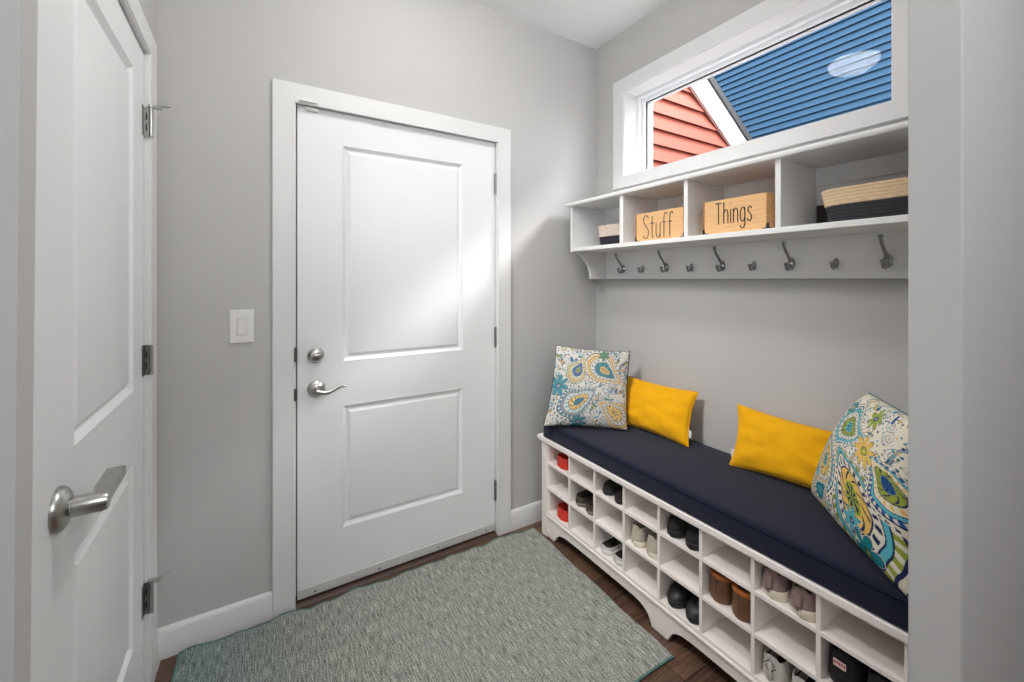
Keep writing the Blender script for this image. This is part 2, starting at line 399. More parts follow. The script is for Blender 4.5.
# lever: rosette, neck, bar along the door with a return
LY, LZ = 1.060, .926
ros = MB().lathe([(.0001, .019), (.016, .019), (.020, .017), (.030, .0145), (.036, .010), (.0395, .004), (.0395, 0)], (FX, LY, LZ), 'x', 36).build('lever_rosette', 'nickel', d2)
l = MB(); l.lathe([(.0001, 0), (.018, 0), (.018, .004), (.016, .005), (.016, .007), (.018, .008), (.018, .046), (.015, .054), (.0001, .056)], (FX+.014, LY, LZ), 'x', 24)
l.build('lever_neck', 'nickel', ros, smooth=35)
MB().prism([(FX+.036, LY-.004), (FX+.064, LY-.010), (FX+.0675, LY-.006), (FX+.066, LY+.040), (FX+.063, LY+.150), (FX+.060, LY+.1545), (FX+.033, LY+.1545), (FX+.031, LY+.150), (FX+.034, LY+.06), (FX+.042, LY+.015)], 'z', LZ-.011, LZ+.009).build('lever_handle', 'nickel', ros, bevel=.005, seg=3)
# hinges with leaf, knuckle and pin stops on the outer two
for z0, z1, stop in ((1.792, 1.885, 1), (1.033, 1.128, 0), (.272, .370, 1)):
    h = MB().box(FX-.001, FX+.013, DL1-.0035, DL1-.0010, z0, z1)
    h.box(FX-.0005, FX+.0015, DL1-.03, DL1-.004, z0, z1)
    hh = h.build('hinge_leaf', 'steel', d2)
    MB().lathe([(.0001, 0), (.0058, 0), (.0058, z1-z0), (.0001, z1-z0)], (FX+.0185, DL1-.004, z0), 'z', 14).build('knuckle', 'nickel', hh)
    sl = MB()
    for q in (.3, .68): sl.box(FX+.005, FX+.0085, DL1-.0042, DL1-.0034, z0+(z1-z0)*q-.011, z0+(z1-z0)*q+.011)
    sl.build('screw_slot', 'darkhole', hh)
    if stop:
        s_ = MB().lathe([(.0001, 0), (.0075, 0), (.0085, .003), (.0085, .008), (.0001, .010)], (FX+.0185, DL1-.004, z1), 'z', 14)
        s_.tube([(FX+.020, DL1-.004, z1+.007), (FX+.040, DL1-.003, z1+.008), (FX+.053, DL1-.001, z1+.012), (FX+.066, DL1, z1+.013)], [.0036, .003, .0026, .0026], 8)
        s_.tube([(FX+.020, DL1-.006, z1+.002), (FX+.034, DL1-.008, z1+.001), (FX+.046, DL1-.009, z1+.002)], [.0055, .0055, .0062], 8)
        s_.build('pin_stop', 'nickel', hh)
j = MB(); j.box(XL-.13, XL-.0075, DL0-.012, Y0-.002, 0, 2.06).box(XL-.13, XL+.007, DL1, DL1+.02, 0, 2.06).box(XL-.13, XL+.007, DL0-.012, DL1+.02, 2.0585, 2.078)
struct(j.build('trim_5', 'trim', bevel=.001))
c = MB(); c.prism([(DL1+.010, 0), (DL1+.100, 0), (DL1+.100, 2.135), (DL0-.01, 2.135), (DL0-.01, 2.0640), (DL1+.010, 2.0640)], 'x', XL, XL+.011)
struct(c.build('trim_6', 'trim', bevel=.003, seg=3))
struct(MB().box(XL-.13, XL-.06, DL0, DL1, 0, 2.06).build('trim_7', 'darkhole', smooth=0))

# light switch
ls = thing('light_switch', 'white rocker light switch on the grey wall left of the back door', 'light switch', (-.0395, YB, 1.157))
MB().box(-.0795, .0005, YB-.006, YB, 1.094, 1.221).build('wall_plate', 'plastic', ls, bevel=.003, seg=3)
fr = MB().box(-.0565, -.0225, YB-.0075, YB-.005, 1.123, 1.192).build('switch_frame', 'plasticgray', ls, bevel=.0008)
MB().prism([(YB-.007, 1.1265), (YB-.008, 1.1265), (YB-.0095, 1.157), (YB-.0125, 1.1885), (YB-.007, 1.1885)], 'x', -.0535, -.0255).build('rocker', 'plastic', ls, bevel=.001)

# ------------------------------------------------------------------ window
wn = sthing('window_1', (XR, 1.1, 1.914))
CX = 1.760
c = MB()
cw = .076
frame_loft(c, lambda u, z, d: (d, u, z), (WY0-cw, WY1+cw, WZ0-.062, WZ1+cw), (WY0, WY1, WZ0, WZ1), XR, CX)
c.build('window_casing', 'trim', wn, bevel=.0025, seg=3)
def ring(m, x0, x1, o, i):
    """rectangular frame between inset o (outer) and i (inner)"""
    y0, y1, z0, z1 = WY0, WY1, WZ0, WZ1; q = .62
    frame_loft(m, lambda u, z, d: (d, u, z), (y0+o*q, y1-o, z0+o, z1-o), (y0+i*q, y1-i, z0+i, z1-i), x1, x0)
m = MB(); ring(m, XR-.012, XR+.2, -.001, .005)
m.build('jamb_liner', 'trim', wn, bevel=.001)
m = MB(); ring(m, 1.868, 1.985, .005, .022)
fr = m.build('window_frame', 'vinyl', wn, bevel=.002)
m = MB(); ring(m, 1.889, 1.94, .022, .043)
sash = m.build('window_sash', 'vinyl', wn, bevel=.003)
m = MB(); ring(m, 1.900, 1.925, .043, .046)
m.build('gasket', 'darkhole', sash)
m = MB(); ring(m, 1.908, 1.930, .046, .050)
m.build('glazing_bead', 'vinyl', sash, bevel=.002)
MB().box(1.918, 1.922, WY0+.03, WY1-.05, WZ0+.05, WZ1-.05).build('window_pane', 'glass', wn, smooth=0)

# ------------------------------------------------------------------ neighbours seen through the window
bh = thing('blue_house', 'blue lap-sided neighbouring house wall seen through the high window', 'house', (6.6, 3, 0))
m = MB(); z = -.3
while z < 5.5:
    m.add([(6.5, -3, z), (6.5, 9, z), (6.532, 9, z+.098), (6.532, -3, z+.098)], [(0,1,2,3)])
    m.add([(6.532, -3, z), (6.532, 9, z), (6.5, 9, z), (6.5, -3, z)], [(0,1,2,3)])
    z += .098
m.box(6.534, 6.8, -3, 9, -.3, 5.5)
m.build('lap_siding', 'blue', bh, smooth=0)
MB().box(6.45, 10.2, -3.1, 9.1, 5.5, 5.6).build('roof', 'shingle', bh)
rh = thing('red_gable_house', 'coral red lap-sided gable with white rake board outside the window', 'house', (3.4, 2.8, 0))
# rake line in the gable plane: slope about 35 deg falling to +X
sl = -.698
def rake(x, c): return c+sl*(x-3.6)
m = MB(); z = -.2; lap = .146
YG = 2.60
zt = rake(2.02, 3.20)
while z < zt:
    zb, ztp = z, z+lap
    xb = 3.6+(zb-3.20)/sl
    xt = 3.6+(ztp-3.20)/sl
    xb = min(max(xb, 2.03), 5.6); xt = min(max(xt, 2.02), 5.6)
    m.add([(2.02, YG-.030, zb), (xb, YG-.030, zb), (xt, YG, ztp), (2.02, YG, ztp)], [(0,1,2,3)])
    m.add([(2.02, YG, zb), (xb, YG, zb), (xb, YG-.030, zb), (2.02, YG-.030, zb)], [(0,1,2,3)])
    z += lap
gpoly = [(2.02, -.2), (5.6, -.2), (5.6, rake(5.6, 3.2)), (2.02, rake(2.02, 3.2))]
m.prism(gpoly, 'y', YG+.002, 7)
m.build('lap_siding', 'coral', rh, smooth=0)
def strip(y0, y1, c0, c1): return MB().prism([(2.02, rake(2.02, c0)), (5.75, rake(5.75, c0)), (5.75, rake(5.75, c1)), (2.02, rake(2.02, c1))], 'y', y0, y1)
strip(2.562, 2.60, 3.185, 3.222).build('frieze_strip', 'brick_edge', rh)
strip(2.555, 2.60, 3.222, 3.515).build('rake_board', 'white_ext', rh)
strip(2.53, 7, 3.515, 3.60).build('roof', 'shingle', rh)

# ------------------------------------------------------------------ coat shelf
TZ, BZ = 1.742, 1.512        # underside of top board, top of bottom board
sh = thing('coat_shelf', 'pale grey wall shelf with four cubbies and a row of silver coat hooks', 'coat shelf', (1.63, 1.065, 1.34))
X0, X1 = 1.502, 1.766
YS1, YS0 = 1.824, .312
m = MB(); m.prism([(1.484, TZ+.006), (1.487, TZ+.001), (1.495, TZ), (X1+.006, TZ), (X1+.006, TZ+.019), (1.487, TZ+.019), (1.484, TZ+.014)], 'y', YS0-.004, YS1+.022)
m.build('top_board', 'shelfpaint', sh)
MB().box(X0-.004, X1, YS0+.018, YS1-.018, BZ-.020, BZ).build('bottom_board', 'shelfpaint', sh, bevel=.002)
for ya, yb in ((YS1-.018, YS1), (YS0, YS0+.018)):
    prof = [(X0, TZ), (X0, 1.490)]+[(X0+.008+.130*sin(a), 1.485-.145*(1-cos(a))) for a in [i*pi/2/12 for i in range(13)]]+[(X1, 1.340), (X1, TZ)]
    MB().prism(prof, 'y', ya, yb).build('end_panel', 'shelfpaint', sh, bevel=.0015)
for yc, hw in ((1.443, .012), (1.090, .0095), (.736, .009)):
    MB().box(X0, X1-.008, yc-hw, yc+hw, BZ, TZ).build('divider', 'shelfpaint', sh, bevel=.0015)
MB().box(1.748, X1, YS0+.018, YS1-.018, 1.340, BZ-.020).build('hook_rail', 'shelfpaint', sh, bevel=.0015)
MB().box(1.752, X1, YS0+.018, YS1-.018, 1.676, TZ).build('hanging_cleat', 'shelfpaint', sh, bevel=.001)
MB().box(1.762, X1+.004, YS0+.018, YS1-.018, BZ, 1.676).build('back_panel', 'shelfpaint', sh)
RX = 1.748
def double_hook(y, z=1.400):
    m = MB()
    m.lathe([(.0001, -.010), (.008, -.0095), (.013, -.006), (.0185, -.002), (.0185, 0)], (RX, y, z-.003), 'x', 20, sx=.72, sy=1.25)
    # long upper prong
    m.tube([(RX-.006, y, z+.006), (RX-.018, y, z+.020), (RX-.034, y, z+.037), (RX-.048, y, z+.052), (RX-.056, y, z+.064), (RX-.0585, y, z+.072)], [.0064, .0058, .0054, .0052, .0054, .0064], 10)
    m.lathe([(.0001, -.005), (.0068, -.004), (.0086, 0), (.0072, .004), (.0001, .006)], (RX-.0585, y, z+.075), 'z', 14)
    # short lower prong curling up
    m.tube([(RX-.006, y, z-.006), (RX-.012, y, z-.018), (RX-.022, y, z-.025), (RX-.032, y, z-.023), (RX-.038, y, z-.014), (RX-.039, y, z-.007)], [.0072, .0066, .0062, .0060, .0060, .0064], 10)
    m.lathe([(.0001, -.0045), (.0068, -.003), (.0084, 0), (.007, .004), (.0001, .0055)], (RX-.039, y, z-.004), 'z', 14)
    return m
def single_hook(y, z=1.392):
    m = MB()
    m.lathe([(.0001, -.008), (.006, -.0075), (.0115, -.004), (.0140, 0)], (RX, y, z+.002), 'x', 18, sx=.7, sy=1.35)
    m.tube([(RX-.005, y, z+.002), (RX-.010, y, z-.010), (RX-.018, y, z-.0155), (RX-.027, y, z-.013), (RX-.031, y, z-.005), (RX-.031, y, z+.001)], [.0066, .0062, .0058, .0056, .0056, .006], 10)
    m.lathe([(.0001, -.004), (.0062, -.003), (.0078, 0), (.0066, .0035), (.0001, .005)], (RX-.031, y, z+.004), 'z', 14)
    return m
hd = None
for y in (1.664, 1.378, 1.085, .808, .522): double_hook(y).build('double_hook', 'chrome', sh)
for y in (1.528, 1.238, .949, .664): single_hook(y).build('single_hook', 'chrome', sh)

# wooden crates with hand-painted words
GL = {
 'S': (.46, [[(.42, .86), (.36, .96), (.24, 1.0), (.10, .95), (.05, .84), (.07, .70), (.18, .58), (.32, .47), (.42, .34), (.42, .16), (.34, .04), (.20, 0), (.07, .04), (.02, .14)]]),
 't': (.32, [[(.15, .92), (.15, .14), (.19, .03), (.29, .02)], [(0, .64), (.30, .64)]]),
 'u': (.38, [[(.03, .64), (.03, .18), (.08, .04), (.18, 0), (.28, .05), (.33, .18), (.33, .64)], [(.33, .25), (.33, 0)]]),
 'f': (.32, [[(.34, .92), (.29, 1.0), (.20, .99), (.14, .90), (.13, .70), (.13, 0)], [(0, .62), (.28, .62)]]),
 'T': (.50, [[(0, .98), (.46, .98)], [(.23, .98), (.23, 0)]]),
 'h': (.38, [[(.03, 1.0), (.03, 0)], [(.03, .46), (.10, .60), (.19, .65), (.28, .60), (.33, .46), (.33, 0)]]),
 'i': (.12, [[(.05, .64), (.05, 0)], [(.05, .86), (.05, .89)]]),
 'n': (.38, [[(.03, .64), (.03, 0)], [(.03, .46), (.10, .60), (.19, .65), (.28, .60), (.33, .46), (.33, 0)]]),
 'g': (.40, [[(.34, .64), (.34, -.10), (.28, -.24), (.17, -.29), (.06, -.24), (.02, -.15)], [(.34, .48), (.28, .61), (.18, .65), (.08, .58), (.03, .42), (.03, .24), (.08, .07), (.18, .01), (.28, .07), (.34, .20)]]),
 's': (.34, [[(.29, .54), (.23, .63), (.14, .65), (.06, .58), (.05, .47), (.13, .37), (.23, .29), (.29, .18), (.26, .06), (.16, 0), (.06, .03), (.01, .12)]]),
}
def crate(label, ya, yb, xf0, depth, h, word, t0, t1, base, cap):
    root = thing('wooden_crate', label, 'wooden crate', (xf0+depth/2, (ya+yb)/2, BZ), 'word crates on the coat shelf')
    t = .010; z0 = BZ; z1 = BZ+h
    m = MB(); m.box(xf0, xf0+t, yb, ya, z0, z1).box(xf0+depth-t, xf0+depth, yb, ya, z0, z1)
    m.box(xf0+t, xf0+depth-t, yb, yb+t, z0, z1-.001).box(xf0+t, xf0+depth-t, ya-t, ya, z0, z1-.001).box(xf0+t, xf0+depth-t, yb+t, ya-t, z0, z0+t)
    m.build('crate_body', 'pine', root, bevel=.001)
    for y0_, y1_ in ((ya-.0065, ya+.0003), (yb-.0003, yb+.0065)):
        jn = MB().box(xf0-.0001, xf0+.002, y0_+.0005, y1_-.0005, z0+.002, z1-.002)
        for k in range(0, 9, 2): jn.box(xf0-.0005, xf0+.0015, y0_, y1_, z0+h*k/9, z0+h*(k+1)/9)
        jn.build('finger_joint', 'jointbrown', root, smooth=0)
    for yy, sg in ((ya, -1), (yb, 1)):
        br = MB().prism([(yy, z0+.001), (yy+sg*.024, z0+.001), (yy+sg*.022, z0+.005), (yy+sg*.008, z0+.007), (yy+sg*.006, z0+.020), (yy+sg*.002, z0+.024), (yy, z0+.024)], 'x', xf0-.002, xf0)
        br.prism([(xf0-.002, z0+.001), (xf0+.022, z0+.001), (xf0+.006, z0+.007), (xf0+.002, z0+.024), (xf0-.002, z0+.024)], 'y', yy-(.0015 if sg > 0 else 0), yy+(.0015 if sg < 0 else 0))
        br.build('corner_bracket', 'black_iron', root)
    wtot = sum(GL[ch][0] for ch in word)+.10*(len(word)-1)
    Wd = (t1-t0)*(ya-yb); sx = Wd/wtot; x = 0
    let = MB()
    for ch in word:
        wd, strokes = GL[ch]
        for st in strokes:
            let.tube([(xf0-.0006, ya-(t0*(ya-yb))-(x+px)*sx, z0+base+py*cap) for px, py in st], .0019, 6)
        x += wd+.10
    let.build('painted_word', 'ink', root)
    return root
crate('light pine crate painted with the word Stuff on the coat shelf', 1.374, 1.112, 1.524, .20, .129, 'Stuff', .17, .78, .011, .106)
crate('light pine crate painted with the word Things on the coat shelf', 1.026, .778, 1.524, .20, .130, 'Things', .21, .78, .037, .082)

# two-tone rope baskets
def basket(label, cx, cy, lx, ly, h, hb, mat_hi, mat_lo, flare=.86):
    root = thing('rope_basket', label, 'basket', (cx, cy, BZ))
    def rr(s, zz, k=4.2, n=56):
        out = []
        for j in range(n):
            a = 2*pi*j/n; ca, sa = cos(a), sin(a)
            out.append((cx+s*lx*math.copysign(abs(ca)**(2/k), ca), cy+s*ly*math.copysign(abs(sa)**(2/k), sa), zz))
        return out
    def band(z0, z1, bottom, top):
        rings = []; nn = max(3, int(round((z1-z0)/.0105)))
        steps = nn*4
        for i in range(steps+1):
            zz = z0+(z1-z0)*i/steps
            f = flare+(1-flare)*((zz-BZ)/h)**.8
            rings.append(rr(f*(1+.012*abs(sin(pi*nn*i/steps))), zz))
        f1 = flare+(1-flare)*((z1-BZ)/h)**.8; f0 = flare+(1-flare)*((z0-BZ)/h)**.8
        rings.append(rr(f1-.06, z1)); 
        if bottom:
            rings.append(rr(f0-.06, z0+.012))
            m = MB().loft(rings, caps=True)
        else:
            rings.append(rr(f0-.06, z0)); rings.append(rings[0]); m = MB().loft(rings, caps=False)
        return m
    band(BZ, BZ+hb, True, False).build('base_band', mat_lo, root, smooth=60)
    band(BZ+hb, BZ+h, False, True).build('rim_band', mat_hi, root, smooth=60)
    return root
basket('small pale rope basket with dark navy base in the leftmost shelf cubby', 1.640, 1.588, .085, .100, .108, .050, 'rope_pale', 'navyrope')
basket('wide natural rope basket with charcoal base in the rightmost shelf cubby', 1.635, .487, .118, .150, .104, .054, 'rope', 'charrope')
bx = thing('dark_panel', 'low thin dark taupe panel behind the rope basket in the rightmost shelf cubby', 'box', (1.755, .66, BZ))
m = MB().box(1.757, 1.7605, .58, .7255, BZ, BZ+.094).box(1.752, 1.757, .58, .5835, BZ, BZ+.094); m.box(1.7525, 1.757, .72, .7255, BZ, BZ+.094)  # thin dark sheet against the cubby back with two short returns
m.build('panel_body', 'darkpanel', bx)

# ------------------------------------------------------------------ bench
bn = thing('storage_bench', 'long white shoe bench with twenty-four cubbies under a navy cushion', 'shoe bench', (1.52, 1.058, 0))
BX0, BX1 = 1.292, 1.752
YT1, YT0 = 1.807, .309
BT = .489
PW = .048
# top board with a stepped edge
prof = [(1.2775, BT+.011), (1.279, BT+.010), (1.286, BT+.009), (1.289, BT+.004), (1.289, BT), (BX1+.004, BT), (BX1+.004, BT+.030), (1.280, BT+.030), (1.2775, BT+.0285)]
MB().prism(prof, 'y', YT0-.0, YT1+.018).build('bench_top', 'bench', bn)
for ya, yb in ((YT1-PW, YT1), (YT0, YT0+PW)):
    MB().box(BX0, BX0+PW, ya, yb, 0, BT).build('leg_post', 'bench', bn, bevel=.006, seg=3)
    MB().box(BX1-PW, BX1, ya, yb, 0, BT).build('leg_post', 'bench', bn, bevel=.006, seg=3)
    yc = ya+.014 if ya > 1 else yb-.014
    MB().box(BX0+PW, BX1-PW, yc-.008, yc+.008, .05, BT).build('side_panel', 'bench', bn)
YI1, YI0 = YT1-PW, YT0+PW
SHZ = (.135, .263, .392)
for k, z in enumerate(SHZ):
    MB().box(BX0+.003, BX1-.008, YI0, YI1, z-.013, z).build('shelf', 'bench', bn, bevel=.001)
pitch = (1.7575-.3575)/8
for k in range(1, 8):
    y = 1.7575-pitch*k
    m = MB().box(BX0+.0035, BX1-.008, y-.006, y+.006, SHZ[0], BT)
    m.build('divider', 'bench', bn, bevel=.001)
MB().box(BX0+PW*.3, BX0+PW, YI1-.006, YI1, .135, BT).build('end_lining', 'bench', bn)
MB().box(BX1-.008, BX1-.002, YI0-.02, YI1+.02, .06, BT).build('back_panel', 'bench', bn)
# moulding strip and scalloped apron
MB().prism([(BX0+.004, .122), (BX0-.001, .120), (BX0-.002, .114), (BX0+.003, .107), (BX0+.018, .107), (BX0+.018, .122)], 'y', YI0, YI1).build('base_moulding', 'bench', bn)
half = [(1.759, .004), (1.708, .004), (1.700, .018), (1.688, .036), (1.672, .049), (1.650, .059), (1.622, .064), (1.55, .066), (1.24, .066), (1.185, .065), (1.155, .062), (1.132, .054), (1.115, .042), (1.104, .028), (1.098, .014), (1.094, .004)]
cy = 1.0575
full = half+[(2*cy-y, z) for y, z in reversed(half)]
poly = full+[(YI0, .110), (YI1, .110)]
# keep the outline monotonic at both ends
poly = [(min(max(y, YI0), YI1), z) for y, z in poly]
m = MB()
for i in range(len(full)-1):
    a, b2 = full[i], full[i+1]
    m.add([(BX0+.010, a[0], a[1]), (BX0+.010, b2[0], b2[1]), (BX0+.010, b2[0], .11), (BX0+.010, a[0], .11), (BX0+.026, a[0], a[1]), (BX0+.026, b2[0], b2[1]), (BX0+.026, b2[0], .11), (BX0+.026, a[0], .11)],
          [(0,1,2,3), (4,7,6,5), (0,4,5,1), (3,2,6,7)])
m.build('apron', 'bench', bn, smooth=30)

# ------------------------------------------------------------------ bench cushion
cu = thing('bench_cushion', 'long navy blue seat cushion with piped edges on the shoe bench', 'seat cushion', (1.5, 1.06, BT+.030))
CX0, CX1, CY0, CY1, CZ0, CZ1 = 1.287, 1.728, .316, 1.800, BT+.030, .594
def rrect(x0, x1, y0, y1, r, n=6, m_=40):
    pts = []
    for (cx, cy, a0) in ((x1-r, y1-r, 0), (x0+r, y1-r, 90), (x0+r, y0+r, 180), (x1-r, y0+r, 270)):
        pts += [(cx+r*cos(math.radians(a0+90*i/n)), cy+r*sin(math.radians(a0+90*i/n))) for i in range(n+1)]
    # densify the long sides
    out = []
    for i, p in enumerate(pts):
        q = pts[(i+1) % len(pts)]; L = math.dist(p, q); k = max(1, int(L/.03))
        for t in range(k): out.append((p[0]+(q[0]-p[0])*t/k, p[1]+(q[1]-p[1])*t/k))
    return out
outl = rrect(CX0, CX1, CY0, CY1, .035)
ctr = ((CX0+CX1)/2, (CY0+CY1)/2)
def shrink(d): return rrect(CX0+d, CX1-d, CY0+d, CY1-d, .035) if False else [(ctr[0]+(p[0]-ctr[0])*(1-d/((CX1-CX0)/2)), ctr[1]+(p[1]-ctr[1])*(1-d/((CY1-CY0)/2))) for p in outl]
def wob(p, z, a): return (p[0]+a*noise.noise(Vector((p[0]*9, p[1]*9, z*9))), p[1]+a*noise.noise(Vector((p[1]*9, p[0]*9, z*7+3))), z)
rings = []
for d, z in ((.012, CZ0), (.003, CZ0+.004), (0, CZ0+.012), (-.003, CZ0+.03), (-.003, CZ0+.05), (0, CZ1-.008), (.004, CZ1-.002), (.012, CZ1+.001), (.03, CZ1+.003), (.07, CZ1+.0045), (.12, CZ1+.0055), (.17, CZ1+.006), (.205, CZ1+.006)):
    rings.append([wob(p, z+(.0015*noise.noise(Vector((p[0]*14, p[1]*7, 1))) if d > .02 else 0), .002 if 0 < z-CZ0 < .06 else .0005) for p in shrink(d)])
MB().loft(rings).build('cushion_body', 'navy', cu, smooth=60)
pp = MB()
for z in (CZ1-.004, CZ0+.007):
    pts = [(p[0], p[1], z) for p in shrink(-.001)]; pts.append(pts[0])
    pp.tube(pts, .0034, 6, caps=False)
pp.build('piping', 'navy', cu)

# ------------------------------------------------------------------ pillows
def pillow_mesh(BL, BR, TR, TL, T, n, colf=None, pinch=.06, seed=0, wr=.004):
    BL, BR, TR, TL = map(Vector, (BL, BR, TR, TL))
    nrm = ((BR-BL).cross(TL-BL)).normalized()      # faces the viewer's side when corners run counter-clockwise
    m = MB(); cols = []
    def P(u, v, side):
        uu = u*(1-pinch*(1-v*v)*abs(u)); vv = v*(1-pinch*(1-u*u)*abs(v))
        s, t = (uu+1)/2, (vv+1)/2
        p = BL*(1-s)*(1-t)+BR*s*(1-t)+TR*s*t+TL*(1-s)*t
        e = max(0, (1-u*u))*max(0, (1-v*v))
        th = T/2*e**.42
        w_ = wr*noise.noise(Vector((u*2.5+seed, v*2.5, side*3)))*min(1, e*3)
        # soft puckers running in from the corners
        w_ += wr*.6*sin(9*atan2(v, u)+seed)*min(1, (u*u+v*v)*.6)*e**.3
        return p+nrm*side*(th+w_)
    def grid_pos(t): return .55*(2*t-1)+.45*sin((t-.5)*pi)
    idx = {}
    for side in (1, -1):
        for i in range(n+1):
            for j in range(n+1):
                edge = i in (0, n) or j in (0, n)
                if side == -1 and edge: idx[(-1, i, j)] = idx[(1, i, j)]; continue
                # denser near the seams
                u, v = grid_pos(i/n), grid_pos(j/n)
                idx[(side, i, j)] = len(m.v); m.v.append(tuple(P(u, v, side)))
                cols.append((u, v))
        for i in range(n):
            for j in range(n):
                q = (idx[(side, i, j)], idx[(side, i+1, j)], idx[(side, i+1, j+1)], idx[(side, i, j+1)])
                m.f.append(q if side == 1 else q[::-1])
    if colf:
        q = np.array(cols); m.col = [tuple(x) for x in colf(q[:, 0], q[:, 1])]
    edge = [P(sin((i/n-.5)*pi), -1, 1) for i in range(n)]+[P(1, sin((j/n-.5)*pi), 1) for j in range(n)]+[P(-sin((i/n-.5)*pi), 1, 1) for i in range(n)]+[P(-1, -sin((j/n-.5)*pi), 1) for j in range(n+1)]
    return m, edge

import numpy as np
CREAM, TEAL, AQUA, BLUE, NAVY, GREEN, LIME, YEL, GREY = [np.array(lin(c)) for c in ((224, 217, 200), (24, 128, 140), (92, 180, 194), (46, 94, 152), (36, 46, 84), (66, 118, 70), (150, 164, 66), (226, 188, 100), (140, 150, 158))]
def paisley(seed, motifs, flowers, base=CREAM, dark=NAVY, wash=.0, fine=1.0):
    rnd = random.Random(seed)
    U = lambda: rnd.uniform(-1, 1)
    dots = [(U(), U(), rnd.uniform(.010, .020)*fine, rnd.choice([NAVY, BLUE, TEAL, AQUA, GREEN, YEL, dark])) for _ in range(520)]
    leaves = [(U(), U(), rnd.uniform(0, 6.3), rnd.uniform(.035, .085)*fine, rnd.choice([TEAL, AQUA, LIME, BLUE, GREY, YEL, YEL])) for _ in range(150)]
    curls = [(U(), U(), rnd.uniform(.06, .15)*fine, rnd.uniform(0, 6.3), rnd.choice([NAVY, BLUE, GREY, TEAL])) for _ in range(60)]
    ph = [rnd.uniform(0, 6.3) for _ in range(12)]
    def f(u, v):
        uu = u+.012*np.sin(v*11+ph[0])+.006*np.sin(u*23+v*17+ph[1]); vv = v+.012*np.sin(u*12+ph[2])+.006*np.sin(v*21-u*19+ph[3])
        c = np.tile(np.array(base), (len(u), 1))
        def put(mask, col): c[mask] = col
        g = np.sin(uu*4.1+1.7*np.sin(vv*3.1+ph[4])+ph[5])+np.sin(vv*4.7+1.5*np.sin(uu*2.9+ph[6])+ph[7])
        put(np.abs(g) < .05, GREY); put((g > .30) & (g < .36), BLUE); put((g > .40) & (g < .52), AQUA); put((g > .56) & (g < .60), dark)
        for (x, y, r, a, col) in curls:
            dx, dy = uu-x, vv-y; d = np.hypot(dx, dy); q = (d/r*2.2-(np.arctan2(dy, dx)+a)/(2*pi)) % 1
            put((d < r) & (q < .17), col)
        for (x, y, a, sz, col) in leaves:
            dx, dy = uu-x, vv-y; p = (dx*cos(a)+dy*sin(a))/sz; q = (-dx*sin(a)+dy*cos(a))/sz; e = p*p+(q/.42)**2
            put(e < 1, col); put((e < 1) & ((e > .74) | (np.abs(q) < .05)), dark)
        for (x, y, r, col) in dots: put((uu-x)**2+(vv-y)**2 < r*r, col)
        for cx, cy, sz, ang, pal in motifs:
            dx, dy = uu-cx, vv-cy; x = (dx*cos(ang)+dy*sin(ang))/sz; y = (-dx*sin(ang)+dy*cos(ang))/sz
            y = y-.22*np.maximum(0, x)**2; k = np.where(x > -.35, np.maximum(.05, 1-.52*(x+.35)), 1)
            r = np.sqrt((x*.72)**2+(y/k)**2); th = np.arctan2(y/k, x)
            put(r < 1.20, base); put((r < 1.17) & (r > 1.10) & (np.sin(th*34) > .1), dark); put((r < 1.02) & (r > .975), dark)
            put((r < .975) & (r > .86) & (np.sin(th*30) > -.1), pal[0]); put((r < .86) & (r > .83), dark); put((r < .83) & (r > .73), pal[1])
            put((r < .73) & (r > .70), dark); put((r < .66) & (r > .52) & (np.sin(th*20) > .2), pal[2]); put((r < .50) & (r > .465), dark)
            put((r < .465) & (r > .24), pal[3]); put((r < .44) & (r > .27) & (np.sin(th*9+r*26) > .75), dark)
            put(r < .24, pal[0]); put((r < .20) & (np.sin(th*8) > .2), dark)
        for (x, y, sz, np_, a, c1, c2) in flowers:
            dx, dy = uu-x, vv-y; d = np.hypot(dx, dy)/sz; th = np.arctan2(dy, dx)+a; RR = .45+.55*np.abs(np.cos(th*np_/2))
            put(d < RR+.05, base); put(d < RR, dark); put(d < RR-.06, c1); put((d < RR-.12) & (d > .3) & (np.abs(np.sin(th*np_)) < .12), c2); put(d < .26, dark); put(d < .22, c2); put(d < .09, YEL)
        if wash: c = c*(1-wash)+.42*wash
        return c
    return f
PL = [(-.22, -.38, .40, .45, (TEAL, GREY, AQUA, YEL)), (.36, .40, .42, -.75, (YEL, YEL, GREY, TEAL)), (-.32, .40, .28, 1.0, (LIME, YEL, LIME, BLUE)), (.68, -.60, .36, 2.4, (YEL, YEL, GREY, YEL))]
FLW = [(-.80, -.02, .28, 7, .3, TEAL, BLUE), (.3, .84, .16, 6, .5, GREEN, TEAL), (-.2, -.90, .22, 8, .2, TEAL, BLUE)]
def pillow(name, label, cat, corners, T, n, mat, colf=None, tagc=False, pinch=.06, seed=0, wr=.004, pipe=None):
    cen = sum((Vector(c) for c in corners), Vector())/4
    base = Vector((cen.x, cen.y, min(c[2] for c in corners)))
    r = thing(name, label, cat, base)
    m, edge = pillow_mesh(*corners, T, n, colf, pinch, seed, wr)
    m.build('pillow_body', mat, r, smooth=70)
    MB().tube(edge, .0028, 6, caps=False).build('seam_piping', pipe or mat, r)
    return r, edge
pillow('patterned_pillow', 'pale paisley throw pillow leaning in the room corner at the far bench end', 'throw pillow',
       ((1.236, 1.708, .604), (1.540, 1.440, .606), (1.672, 1.545, .962), (1.362, 1.768, .990)), .14, 230, 'paisley', paisley(3, PL, FLW, base=lin((212, 209, 202)), wash=.16, fine=1.1), pinch=.055, seed=1, pipe='navy')
